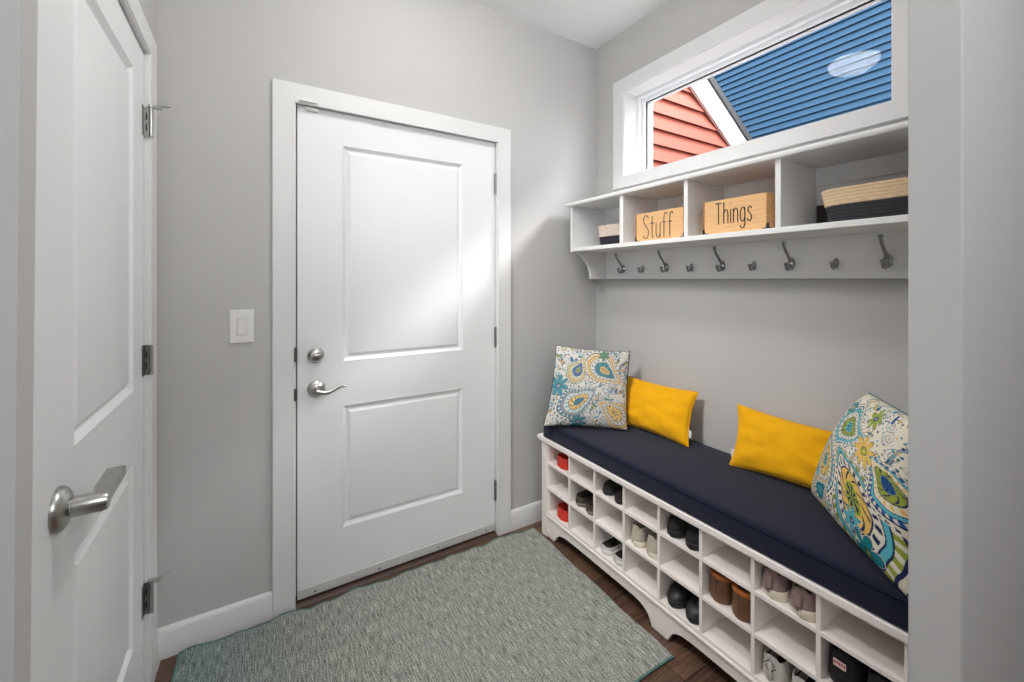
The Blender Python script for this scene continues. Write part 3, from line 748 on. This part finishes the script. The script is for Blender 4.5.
PR = [(.34, -.36, .58, 2.15, (LIME, AQUA, NAVY, YEL)), (-.16, .44, .36, -.2, (AQUA, AQUA, GREY, LIME)), (-.46, -.20, .36, 1.9, (AQUA, GREY, LIME, YEL)), (.80, .10, .30, 2.2, (BLUE, AQUA, YEL, LIME)), (-.45, -.70, .26, .6, (AQUA, YEL, BLUE, TEAL))]
FR = [(.34, -.66, .18, 8, .2, AQUA, BLUE), (.56, -.88, .24, 6, .8, TEAL, GREEN), (-.80, .02, .15, 7, 0, AQUA, BLUE), (.40, .30, .22, 9, .4, YEL, LIME), (-.76, -.50, .15, 7, 0, AQUA, BLUE), (.30, .76, .17, 7, 0, LIME, BLUE), (-.55, .72, .15, 6, .3, TEAL, YEL)]
pillow('patterned_pillow', 'bright teal and yellow paisley throw pillow at the near bench end by the wall edge', 'throw pillow',
       ((1.573, .664, .634), (1.278, .336, .602), (1.318, .326, 1.000), (1.660, .541, .976)), .17, 260, 'paisley', paisley(8, PR, FR, fine=.85), pinch=.0, seed=4, pipe='teal_edge')
r, e = pillow('lumbar_pillow', 'mustard yellow lumbar pillow tucked behind the far corner paisley pillow', 'lumbar pillow',
       ((1.592, 1.562, .606), (1.624, 1.166, .603), (1.730, 1.190, .822), (1.700, 1.588, .822)), .105, 60, 'yellow', pinch=.085, seed=2, wr=.009)
t = MB().box(-.001, .001, -.012, .012, -.016, .016); t.v = [(1.640+p[0], 1.168+p[1]*.5, .655+p[2]) for p in t.v]
t.build('care_tag', 'tagwhite', r)
r, e = pillow('lumbar_pillow', 'mustard yellow lumbar pillow beside the near bright paisley pillow', 'lumbar pillow',
       ((1.606, .966, .604), (1.662, .590, .606), (1.742, .600, .800), (1.702, .990, .822)), .10, 60, 'yellow', pinch=.085, seed=5, wr=.009)
t = MB().box(-.001, .001, -.012, .012, -.016, .016); t.v = [(1.626+p[0], .966+p[1]*.5, .645+p[2]) for p in t.v]
t.build('care_tag', 'tagwhite', r)

# ------------------------------------------------------------------ rug
rg = thing('woven_rug', 'grey-green flat woven rug with teal edges on the dark wood floor', 'rug', (.54, 1.42, 0))
nx, ny = 150, 90
def smooth_step(t, a, b): t = max(0, min(1, (t-a)/(b-a))); return t*t*(3-2*t)
FLc, FRc, NRc, NLc = Vector((-.228, 1.884)), Vector((1.279, 1.858)), Vector((1.262, .966)), Vector((-.224, .955))
def rp(i, j, dz=0):
    s, t = i/nx, j/ny
    p = NLc*(1-s)*(1-t)+NRc*s*(1-t)+FRc*s*t+FLc*(1-s)*t
    e = t**7
    y = p.y+e*((.007*sin(s*37)+.004*sin(s*83+1))*smooth_step(s, .16, .3)+.003) - (.004*sin(s*19) if j == 0 else 0)
    z = .006+e*(.008*max(0, sin(s*31+.7))+.004*max(0, sin(s*67)))+.0015*max(0, noise.noise(Vector((p.x*3, p.y*3, 0))))
    return (p.x+.003*sin(t*17)*(s**9-(1-s)**9), y, z+dz)
m = MB(); vs = [rp(i, j, .0) for j in range(ny+1) for i in range(nx+1)]
vs += [(p[0], p[1], .0008) for p in vs]
K = (nx+1)*(ny+1); fs = []
for j in range(ny):
    for i in range(nx):
        a = j*(nx+1)+i; fs.append((a, a+1, a+nx+2, a+nx+1)); fs.append((K+a, K+a+nx+1, K+a+nx+2, K+a+1))
for i in range(nx):
    a = i; fs.append((a, K+a, K+a+1, a+1)); a = ny*(nx+1)+i; fs.append((a, a+1, K+a+1, K+a))
for j in range(ny):
    a = j*(nx+1); fs.append((a, a+nx+1, K+a+nx+1, K+a)); a = j*(nx+1)+nx; fs.append((a, K+a, K+a+nx+1, a+nx+1))
m.add(vs, fs); m.build('woven_field', 'rug', rg, smooth=60)
edge = MB()
edge.tube([rp(i, ny) for i in range(nx+1)], .0030, 6)
edge.tube([rp(0, j) for j in range(ny+1)], .0042, 6)
edge.tube([rp(i, 0) for i in range(nx+1)], .0042, 6)
edge.v = [(p[0], p[1], max(p[2], .0008)) for p in edge.v]
edge.build('edge_binding', 'teal_edge', rg)

# ------------------------------------------------------------------ shoes
def smooth01(t): t = max(0, min(1, t)); return t*t*(3-2*t)
def shoe(name, label, cat, group, L=.27, W=.040, Hh=.062, Ht=.045, collar=(.04, .46), sole='white_sole', sole_t=.022, upper='mauve', inner='black_suede', laces=None, strap=None, taper=.20, heel_tab=None, closed=False, tongue=None, panel=None):
    """local frame: heel at x=0, toe at x=L, sole on z=0"""
    r = thing(name, label, cat, (0, 0, 0), group)
    def hw(t):
        base = (max(0, 1-(1-min(t/.16, 1))**2.4))**.5 if t < .16 else 1
        tip = (max(0, 1-((t-.74)/.26)**2.2))**.5 if t > .74 else 1
        waist = .955-.075*sin(pi*min(1, t/.62))**2+.045*smooth01((t-.45)/.3)
        return max(.004, W*base*tip*waist)
    def ht(t):
        return (Hh+(Ht-Hh)*smooth01((t-.1)/.6))*(1 if t < .72 else max(.34, sqrt(max(0, 1-((t-.72)/.30)**2.3))))
    ts = [0, .008, .02, .04, .07, .11, .16, .22, .28, .34, .4, .46, .52, .58, .64, .7, .76, .82, .87, .91, .945, .97, .985, 1]
    m = MB(); rings = []
    for t in ts:
        w_ = hw(t)*.97; h_ = ht(t); x = t*L
        a, b_ = collar
        opn = 0 if closed else smooth01((t-a)/.05)*(1-smooth01((t-b_+.06)/.08))
        lean = .006*(1-smooth01(t/.12))           # heel counter leans a little forward at the top
        ring = []
        for s in (-1, -.98, -.94, -.88, -.80):     # left side going up
            q = (s+1)/.20
            ring.append((x+lean*q, -w_*(1.0+.05*sin(pi*q)-taper*q), sole_t*.6+(h_-sole_t*.6)*q*(.80 if opn < .5 else .74)))
        ring.pop()
        top = h_
        for s in [-1+2*k/16 for k in range(17)]:
            ys = s*w_*(1-taper)
            dome = top*(.80+.20*sqrt(max(0, 1-s*s)))
            dip = sole_t+.006
            cupz = top*(.93 if abs(s) > .82 else 0)+(0 if abs(s) > .82 else dip+(top*.9-dip)*abs(s/.82)**9)
            ring.append((x+lean, ys*(1-.0*opn), dome*(1-opn)+cupz*opn))
        for s in (.88, .94, .98, 1):
            q = (1-s)/.20
            ring.append((x+lean*q, w_*(1.0+.05*sin(pi*q)-taper*q), sole_t*.6+(h_-sole_t*.6)*q*(.80 if opn < .5 else .74)))
        rings.append(ring)
    m.loft(rings); m.build('upper', upper, r, smooth=60)
    # lining visible in the opening
    if not closed:
        a, b_ = collar
        li = MB(); rr_ = []
        for t in [a+.05+(b_-a-.10)*k/8 for k in range(9)]:
            w_ = hw(t)*.97*(1-taper)*.82; rr_.append([(t*L, -w_, ht(t)*.80), (t*L, -w_*.9, sole_t+.010), (t*L, w_*.9, sole_t+.010), (t*L, w_, ht(t)*.80)])
        li.loft(rr_, caps=False, closed=False); li.build('lining', inner, r, smooth=60)
    # sole
    sm = MB(); out = [(t*L, hw(t)*1.04) for t in ts]
    poly = [(x-.002 if i == 0 else x, -w_) for i, (x, w_) in enumerate(out)]+[(x+.003, w_) for x, w_ in reversed(out)]
    lo = []
    for zz, k in ((0, .94), (.003, .985), (sole_t*.6, 1.0), (sole_t-.002, 1.0), (sole_t, .97)):
        lo.append([(L/2+(p[0]-L/2)*(1+(k-1)*.5), p[1]*k, zz) for p in poly])
    sm.loft(lo); sm.build('sole', sole, r, smooth=50)
    if laces:
        lm = MB()
        for k in range(4):
            t = collar[1]+.03+.055*k; z = ht(t)
            lm.tube([(t*L, -hw(t)*.5, z*.96), (t*L+.004, 0, z*1.03), (t*L+.008, hw(t)*.5, z*.96)], .0024, 6)
        lm.build('laces', laces, r)
    if strap:
        t = .60; z = ht(t)
        st = MB(); st.loft([[(t*L+dx, -hw(t)*1.02*cos(a)*1.0, max(sole_t*.8, z*1.05*sin(a))) for dx in (-.014, .014)] for a in [pi*k/14 for k in range(15)]], caps=False, closed=False)
        so = st.build('strap', strap, r); q = so.modifiers.new('s', 'SOLIDIFY'); q.thickness = .004
    if tongue:
        tm = MB(); rr_ = []
        for k in range(7):
            t = collar[1]+.05-.14*k/6; z = ht(.5)*(.95+.45*k/6)
            rr_.append([(t*L, -W*.42, z), (t*L+.003, 0, z+.006), (t*L, W*.42, z)])
        tm.loft(rr_, caps=False, closed=False); so = tm.build('tongue', tongue, r, smooth=60); q = so.modifiers.new('s', 'SOLIDIFY'); q.thickness = .005
    if heel_tab:
        hm = MB(); hm.loft([[(-.0035+.004*k/5, -.007, sole_t+(Hh*.86-sole_t)*k/5), (-.0055+.004*k/5, 0, sole_t+(Hh*.86-sole_t)*k/5), (-.0035+.004*k/5, .007, sole_t+(Hh*.86-sole_t)*k/5)] for k in range(6)], caps=False, closed=False)
        so = hm.build('heel_strip', heel_tab, r); q = so.modifiers.new('s', 'SOLIDIFY'); q.thickness = .002
    if panel:
        # a stitched side panel band following the heel and quarters
        for sg in (-1, 1):
            pm = MB(); rr_ = []
            for k in range(10):
                t = .10+.5*k/9; rr_.append([(t*L, sg*(hw(t)*1.02), sole_t+.004), (t*L, sg*(hw(t)*1.0), ht(t)*.62)])
            pm.loft(rr_, caps=False, closed=False); so = pm.build('side_panel', panel, r); q = so.modifiers.new('s', 'SOLIDIFY'); q.thickness = .002; q.offset = 0
    return r
def copy_tree(o, parent=None):
    c = o.copy(); C.objects.link(c)
    if parent: c.parent = parent
    for ch in list(o.children): copy_tree(ch, c)
    return c
def ycol(k): return 1.7575-pitch*(k-.5)          # centre of column k, 1..8
RZ = {1: SHZ[2], 2: SHZ[1], 3: SHZ[0]}            # shelf heights by row from the top
def put(r, col, row, x, dy, rot=0, toe_out=False, L=.27):
    r.location = (x, ycol(col)+dy, RZ[row]+.0008)
    r.rotation_euler = (0, 0, rot+(pi if toe_out else 0))
    if toe_out:
        r.location.x = x+L
    return r
def pair(col, row, x, sep, labels, rots=(0, 0), toe_out=False, dx2=0, **kw):
    L = kw.get('L', .27)
    a = shoe(kw.pop('name'), labels[0], kw.pop('cat'), kw.pop('group'), **kw)
    put(a, col, row, x, sep/2, rots[0], toe_out, L)
    b = copy_tree(a); b['label'] = labels[1]
    put(b, col, row, x+dx2, -sep/2, rots[1], toe_out, L)
    return a, b
# column 1: red clogs, one in the top row and one in the bottom row
rc = shoe('red_clog', 'red rubber clog in the top cubby of the leftmost bench column', 'clog', 'red clogs in the leftmost column', L=.23, W=.048, Hh=.058, Ht=.05, collar=(.0, .62), sole='red_rubber', sole_t=.010, upper='red_rubber', inner='red_inner', taper=-.06)
put(rc, 1, 1, 1.304, -.004)
rc2 = copy_tree(rc); rc2['label'] = 'red rubber clog in the bottom cubby of the leftmost bench column'
put(rc2, 1, 3, 1.304, -.004)
# column 2, middle row: dark trail sneakers
pair(2, 2, 1.306, .0815, ('dark brown trail sneaker on the left in the second column middle cubby', 'dark brown trail sneaker on the right in the second column middle cubby'), (.0, .0), dx2=-.006,
     name='trail_sneaker', cat='sneaker', group='dark brown trail sneakers', L=.27, W=.0375, Hh=.044, Ht=.048, collar=(.0, .52), sole='greymesh', sole_t=.018, upper='darkbrown', inner='black_suede', laces='taupe', taper=.10)
# column 3, top: black strapped shoes
pair(3, 1, 1.310, .0815, ('black strap shoe on the left in the third column top cubby', 'black strap shoe on the right in the third column top cubby'), (.0, .0), dx2=-.008, toe_out=True,
     name='strap_shoe', cat='shoe', group='black strap shoes', L=.26, W=.0365, Hh=.050, Ht=.046, collar=(.04, .55), sole='dark_sole', sole_t=.018, upper='black_suede', strap='black_leather', taper=.12)
# column 3, bottom: white-trimmed black lined sneakers
pair(3, 3, 1.302, .0815, ('white low sneaker with black lining, left of its pair in the third column bottom cubby', 'white low sneaker with black lining, right of its pair in the third column bottom cubby'), (.0, .0), dx2=-.004,
     name='low_sneaker', cat='sneaker', group='white black-lined sneakers', L=.27, W=.0375, Hh=.035, Ht=.042, collar=(.0, .60), sole='white_sole', sole_t=.020, upper='grey_white', inner='black_suede', taper=-.02)
# column 4, middle: taupe laced sneakers
pair(4, 2, 1.304, .0815, ('taupe laced sneaker on the left in the fourth column middle cubby', 'taupe laced sneaker on the right in the fourth column middle cubby'), (.0, .0), dx2=-.004,
     name='laced_sneaker', cat='sneaker', group='taupe laced sneakers', L=.26, W=.0365, Hh=.080, Ht=.056, collar=(.05, .44), sole='cream_sole', sole_t=.022, upper='taupe', inner='darkbrown', laces='dark_lace', panel='greymesh', tongue='taupe', taper=.22)
# column 5, top: black clogs
pair(5, 1, 1.302, .0815, ('black slip-on clog on the left in the fifth column top cubby', 'black slip-on clog on the right in the fifth column top cubby'), (.0, .0), toe_out=True, dx2=-.004,
     name='black_clog', cat='clog', group='black slip-on clogs', L=.27, W=.0385, Hh=.060, Ht=.066, collar=(.03, .42), sole='dark_sole', sole_t=.024, upper='black_suede', taper=.10)
# column 5, bottom: black laced shoes
pair(5, 3, 1.304, .0815, ('black laced shoe on the left in the fifth column bottom cubby', 'black laced shoe on the right in the fifth column bottom cubby'), (.0, .0), toe_out=True, dx2=-.004,
     name='laced_shoe', cat='shoe', group='black laced shoes', L=.27, W=.0385, Hh=.078, Ht=.056, collar=(.04, .42), sole='dark_sole', sole_t=.024, upper='black_leather', laces='greymesh', tongue='black_suede', taper=.12)
# column 7, top: mauve sneakers
pair(7, 1, 1.300, .0815, ('mauve slip-on sneaker on the left in the seventh column top cubby', 'mauve slip-on sneaker on the right in the seventh column top cubby'), (.0, .0), dx2=-.006,
     name='slip_on_sneaker', cat='sneaker', group='mauve slip-on sneakers', L=.27, W=.0385, Hh=.080, Ht=.05, collar=(.05, .45), sole='cream_sole', sole_t=.028, upper='mauve', inner='darkbrown', heel_tab='mauve', taper=.16)
# column 7, bottom: off-white crochet shoes
wa, wb = pair(7, 3, 1.304, .0815, ('off-white crochet sneaker on the left in the seventh column bottom cubby', 'off-white crochet sneaker on the right in the seventh column bottom cubby'), (.0, .0), dx2=-.006,
     name='crochet_sneaker', cat='sneaker', group='off-white crochet sneakers', L=.26, W=.0385, Hh=.078, Ht=.05, collar=(.04, .48), sole='white_sole', sole_t=.016, upper='whitecloth', inner='black_suede', laces='whitecloth', heel_tab='whitecloth', taper=.12)
# column 8, middle: black padded shoes with a woven heel label on the left one
ba, bb = pair(8, 2, 1.304, .0815, ('black padded shoe with pink label on the left in the near end cubby', 'black padded shoe on the right in the near end cubby against the post'), (.0, .0), dx2=-.004,
     name='padded_shoe', cat='shoe', group='black padded shoes', L=.27, W=.0390, Hh=.098, Ht=.07, collar=(.05, .5), sole='dark_sole', sole_t=.020, upper='black_suede', taper=.12)

# brown ankle boots, heels out, tan padded collars (column 6, middle row)
def boot(label):
    r = thing('ankle_boot', label, 'boot', (0, 0, 0), 'brown ankle boots')
    def sec(cx, hwid, dep, z, n=24, k=3.0):
        o = []
        for j in range(n):
            a = 2*pi*j/n
            o.append((cx+dep*math.copysign(abs(cos(a))**(2/k), cos(a)), hwid*math.copysign(abs(sin(a))**(2/k), sin(a)), z))
        return o
    sh_ = MB()
    # foot (runs back under the shaft), then the shaft
    fo = []
    for t in [k/14 for k in range(15)]:
        w_ = .036*((1-(1-min(t/.14, 1))**2.2)**.5 if t < .14 else 1)*((1-((t-.74)/.27)**2.2)**.5 if t > .74 else 1)*(.92+.12*smooth01((t-.35)/.35))
        w_ = max(w_, .006); h = .062-.016*smooth01((t-.3)/.5); x = .245*t
        fo.append([(x, w_*cos(a), .016+max(0, h-.016)*(sin(a) if sin(a) > 0 else 0)) for a in [2*pi*j/20 for j in range(20)]])
    sh_.loft(fo)
    sh_.loft([sec(.052, .036, .052, .004), sec(.051, .0372, .0525, .016), sec(.052, .037, .051, .045), sec(.054, .036, .049, .076)])
    b = sh_.build('boot_upper', 'brown_leather', r, smooth=50)
    MB().loft([sec(.054, .0362, .049, .073), sec(.054, .0382, .052, .076), sec(.054, .0388, .0525, .084), sec(.054, .036, .050, .089), sec(.054, .027, .039, .0885), sec(.054, .025, .037, .074)]).build('padded_collar', 'tan_leather', r, smooth=50)
    so = MB(); so.loft([sec(.122, .0355, .123, 0, 40, 2.6), sec(.122, .0372, .1245, .003, 40, 2.6), sec(.122, .0372, .1245, .009, 40, 2.6), sec(.122, .0355, .123, .011, 40, 2.6)])
    so.build('sole', 'brown_leather', r)
    MB().box(-.0005, .002, -.0018, .0018, .014, .074).build('heel_seam', 'darkbrown', r)
    return r
b1 = boot('brown leather ankle boot on the left in the sixth column middle cubby')
put(b1, 6, 2, 1.312, .041)
b2_ = copy_tree(b1); b2_['label'] = 'brown leather ankle boot on the right in the sixth column middle cubby'
put(b2_, 6, 2, 1.304, -.0405)

# label stitched on the heel of the left black shoe in the near end cubby
lab = MB().box(-.0045, -.003, -.014, .014, .060, .078).build('woven_label', 'pinklabel', None, org=(0, 0, 0), bevel=.0005)
lab.parent = ba; lab['label'] = 'small pink and white woven heel label'
rd = MB()
for k in range(5): rd.box(-.0052, -.0045, -.013+.0055*k, -.0095+.0055*k, .0675+(.001 if k % 2 else 0), .0745)
lr = rd.build('label_stripe', 'redink', None, org=(0, 0, 0)); lr.parent = lab
# crochet diamond on the heel of the off-white pair
for s_ in (wa, wb):
    dm = MB()
    for k in range(16):
        a = 2*pi*k/16; rr = .016/(abs(cos(a))+abs(sin(a)))
        dm.lathe([(.0001, -.001), (.0016, -.0008), (.0018, .001)], (-.002, rr*cos(a), .056+rr*sin(a)*1.2), 'x', 6)
    dmo = dm.build('eyelet_diamond', 'dark_lace', None, org=(0, 0, 0)); dmo.parent = s_

# ------------------------------------------------------------------ ceiling lights (the hall one added) and added fill lights
def dome_light(label, x, y, group=None):
    r = thing('ceiling_light', label, 'ceiling light', (x, y, ZC), 'flush ceiling lights')
    MB().lathe([(.0001, 0), (.142, 0), (.142, -.012), (.134, -.020), (.0001, -.020)], (x, y, ZC), 'z', 40).build('light_base', 'nickel', r)
    MB().lathe([(.0001, -.019), (.128, -.019), (.130, -.030), (.124, -.050), (.108, -.068), (.08, -.082), (.04, -.091), (.0001, -.094)], (x, y, ZC), 'z', 40).build('frosted_dome', 'dome', r, smooth=80)
    return r
dome_light('round frosted ceiling light reflected in the window pane', .60, 1.135)
dome_light('unseen frosted ceiling light added in the hall to brighten the near walls', .9, -1.5)  # unseen fitting added to light the wall ends near the camera

def area(name, loc, rot, sx, sy, p, col=(1, 1, 1)):
    l = bpy.data.lights.new(name, 'AREA'); l.shape = 'RECTANGLE'; l.size = sx; l.size_y = sy; l.energy = p; l.color = col
    o = bpy.data.objects.new(name, l); C.objects.link(o); o.location = loc; o.rotation_euler = rot; return o
area('hall_fill', (.35, -1.1, 2.3), (math.radians(100), 0, 0), 1.2, .5, 16, (.97, .985, 1))  # added fill from behind the camera, no fitting modelled
area('hall_fill_side', (-1.05, -.95, 1.6), Vector((.78, .62, -.10)).to_track_quat('-Z', 'Y').to_euler(), 1.1, .9, 10, (.97, .985, 1))  # second added fill, lower and from the left, lifts the bench area
# added fill light high by the left wall, without a fitting, aimed at the bench
sp = area('bench_fill', (-.12, 1.12, 2.70), (Vector((1.50, 1.34, .70))-Vector((-.12, 1.12, 2.70))).to_track_quat('-Z', 'Y').to_euler(), .3, .3, 5.8, (1, .985, .965))
sp.data.spread = math.radians(66)
po = area('window_portal', (1.99, (WY0+WY1)/2, (WZ0+WZ1)/2), (0, math.radians(90), 0), .5, 1.2, 1)
po.data.cycles.is_portal = True
sun = bpy.data.lights.new('sun', 'SUN'); sun.energy = 13.5; sun.angle = math.radians(32); sun.color = (1, .99, .98)
so = bpy.data.objects.new('sun', sun); C.objects.link(so)
so.rotation_euler = Vector((-.54, .46, -.66)).to_track_quat('-Z', 'Y').to_euler()

wd = bpy.data.worlds.new('sky'); bpy.context.scene.world = wd; wd.use_nodes = True
nt = wd.node_tree; bg = nt.nodes['Background']
sk = nt.nodes.new('ShaderNodeTexSky'); sk.sky_type = 'NISHITA'; sk.sun_disc = False; sk.sun_elevation = math.radians(42); sk.sun_rotation = math.radians(230)
hs = nt.nodes.new('ShaderNodeHueSaturation'); hs.inputs['Saturation'].default_value = .35; nt.links.new(sk.outputs[0], hs.inputs['Color']); nt.links.new(hs.outputs[0], bg.inputs[0]); bg.inputs[1].default_value = 1.35

# ------------------------------------------------------------------ camera
F = 420.0
cam = bpy.data.cameras.new('camera'); cam.sensor_width = 36; cam.sensor_fit = 'HORIZONTAL'; cam.lens = F*36/1024
cam.shift_y = -61/1024; cam.clip_start = .02
co = bpy.data.objects.new('camera', cam); C.objects.link(co); co.location = (0, 0, 1.335)
co.rotation_euler = (pi/2, 0, -math.atan(258/420))
sc = bpy.context.scene; sc.camera = co
sc.view_settings.view_transform = 'Standard'; sc.view_settings.look = 'None'; sc.view_settings.exposure = .13; sc.view_settings.gamma = 1
sc.view_settings.use_curve_mapping = False
try:
    sc.cycles.max_bounces = 10; sc.cycles.diffuse_bounces = 6; sc.cycles.use_denoising = True; sc.cycles.sample_clamp_indirect = 6
    sc.cycles.caustics_reflective = False; sc.cycles.caustics_refractive = False
except Exception: pass
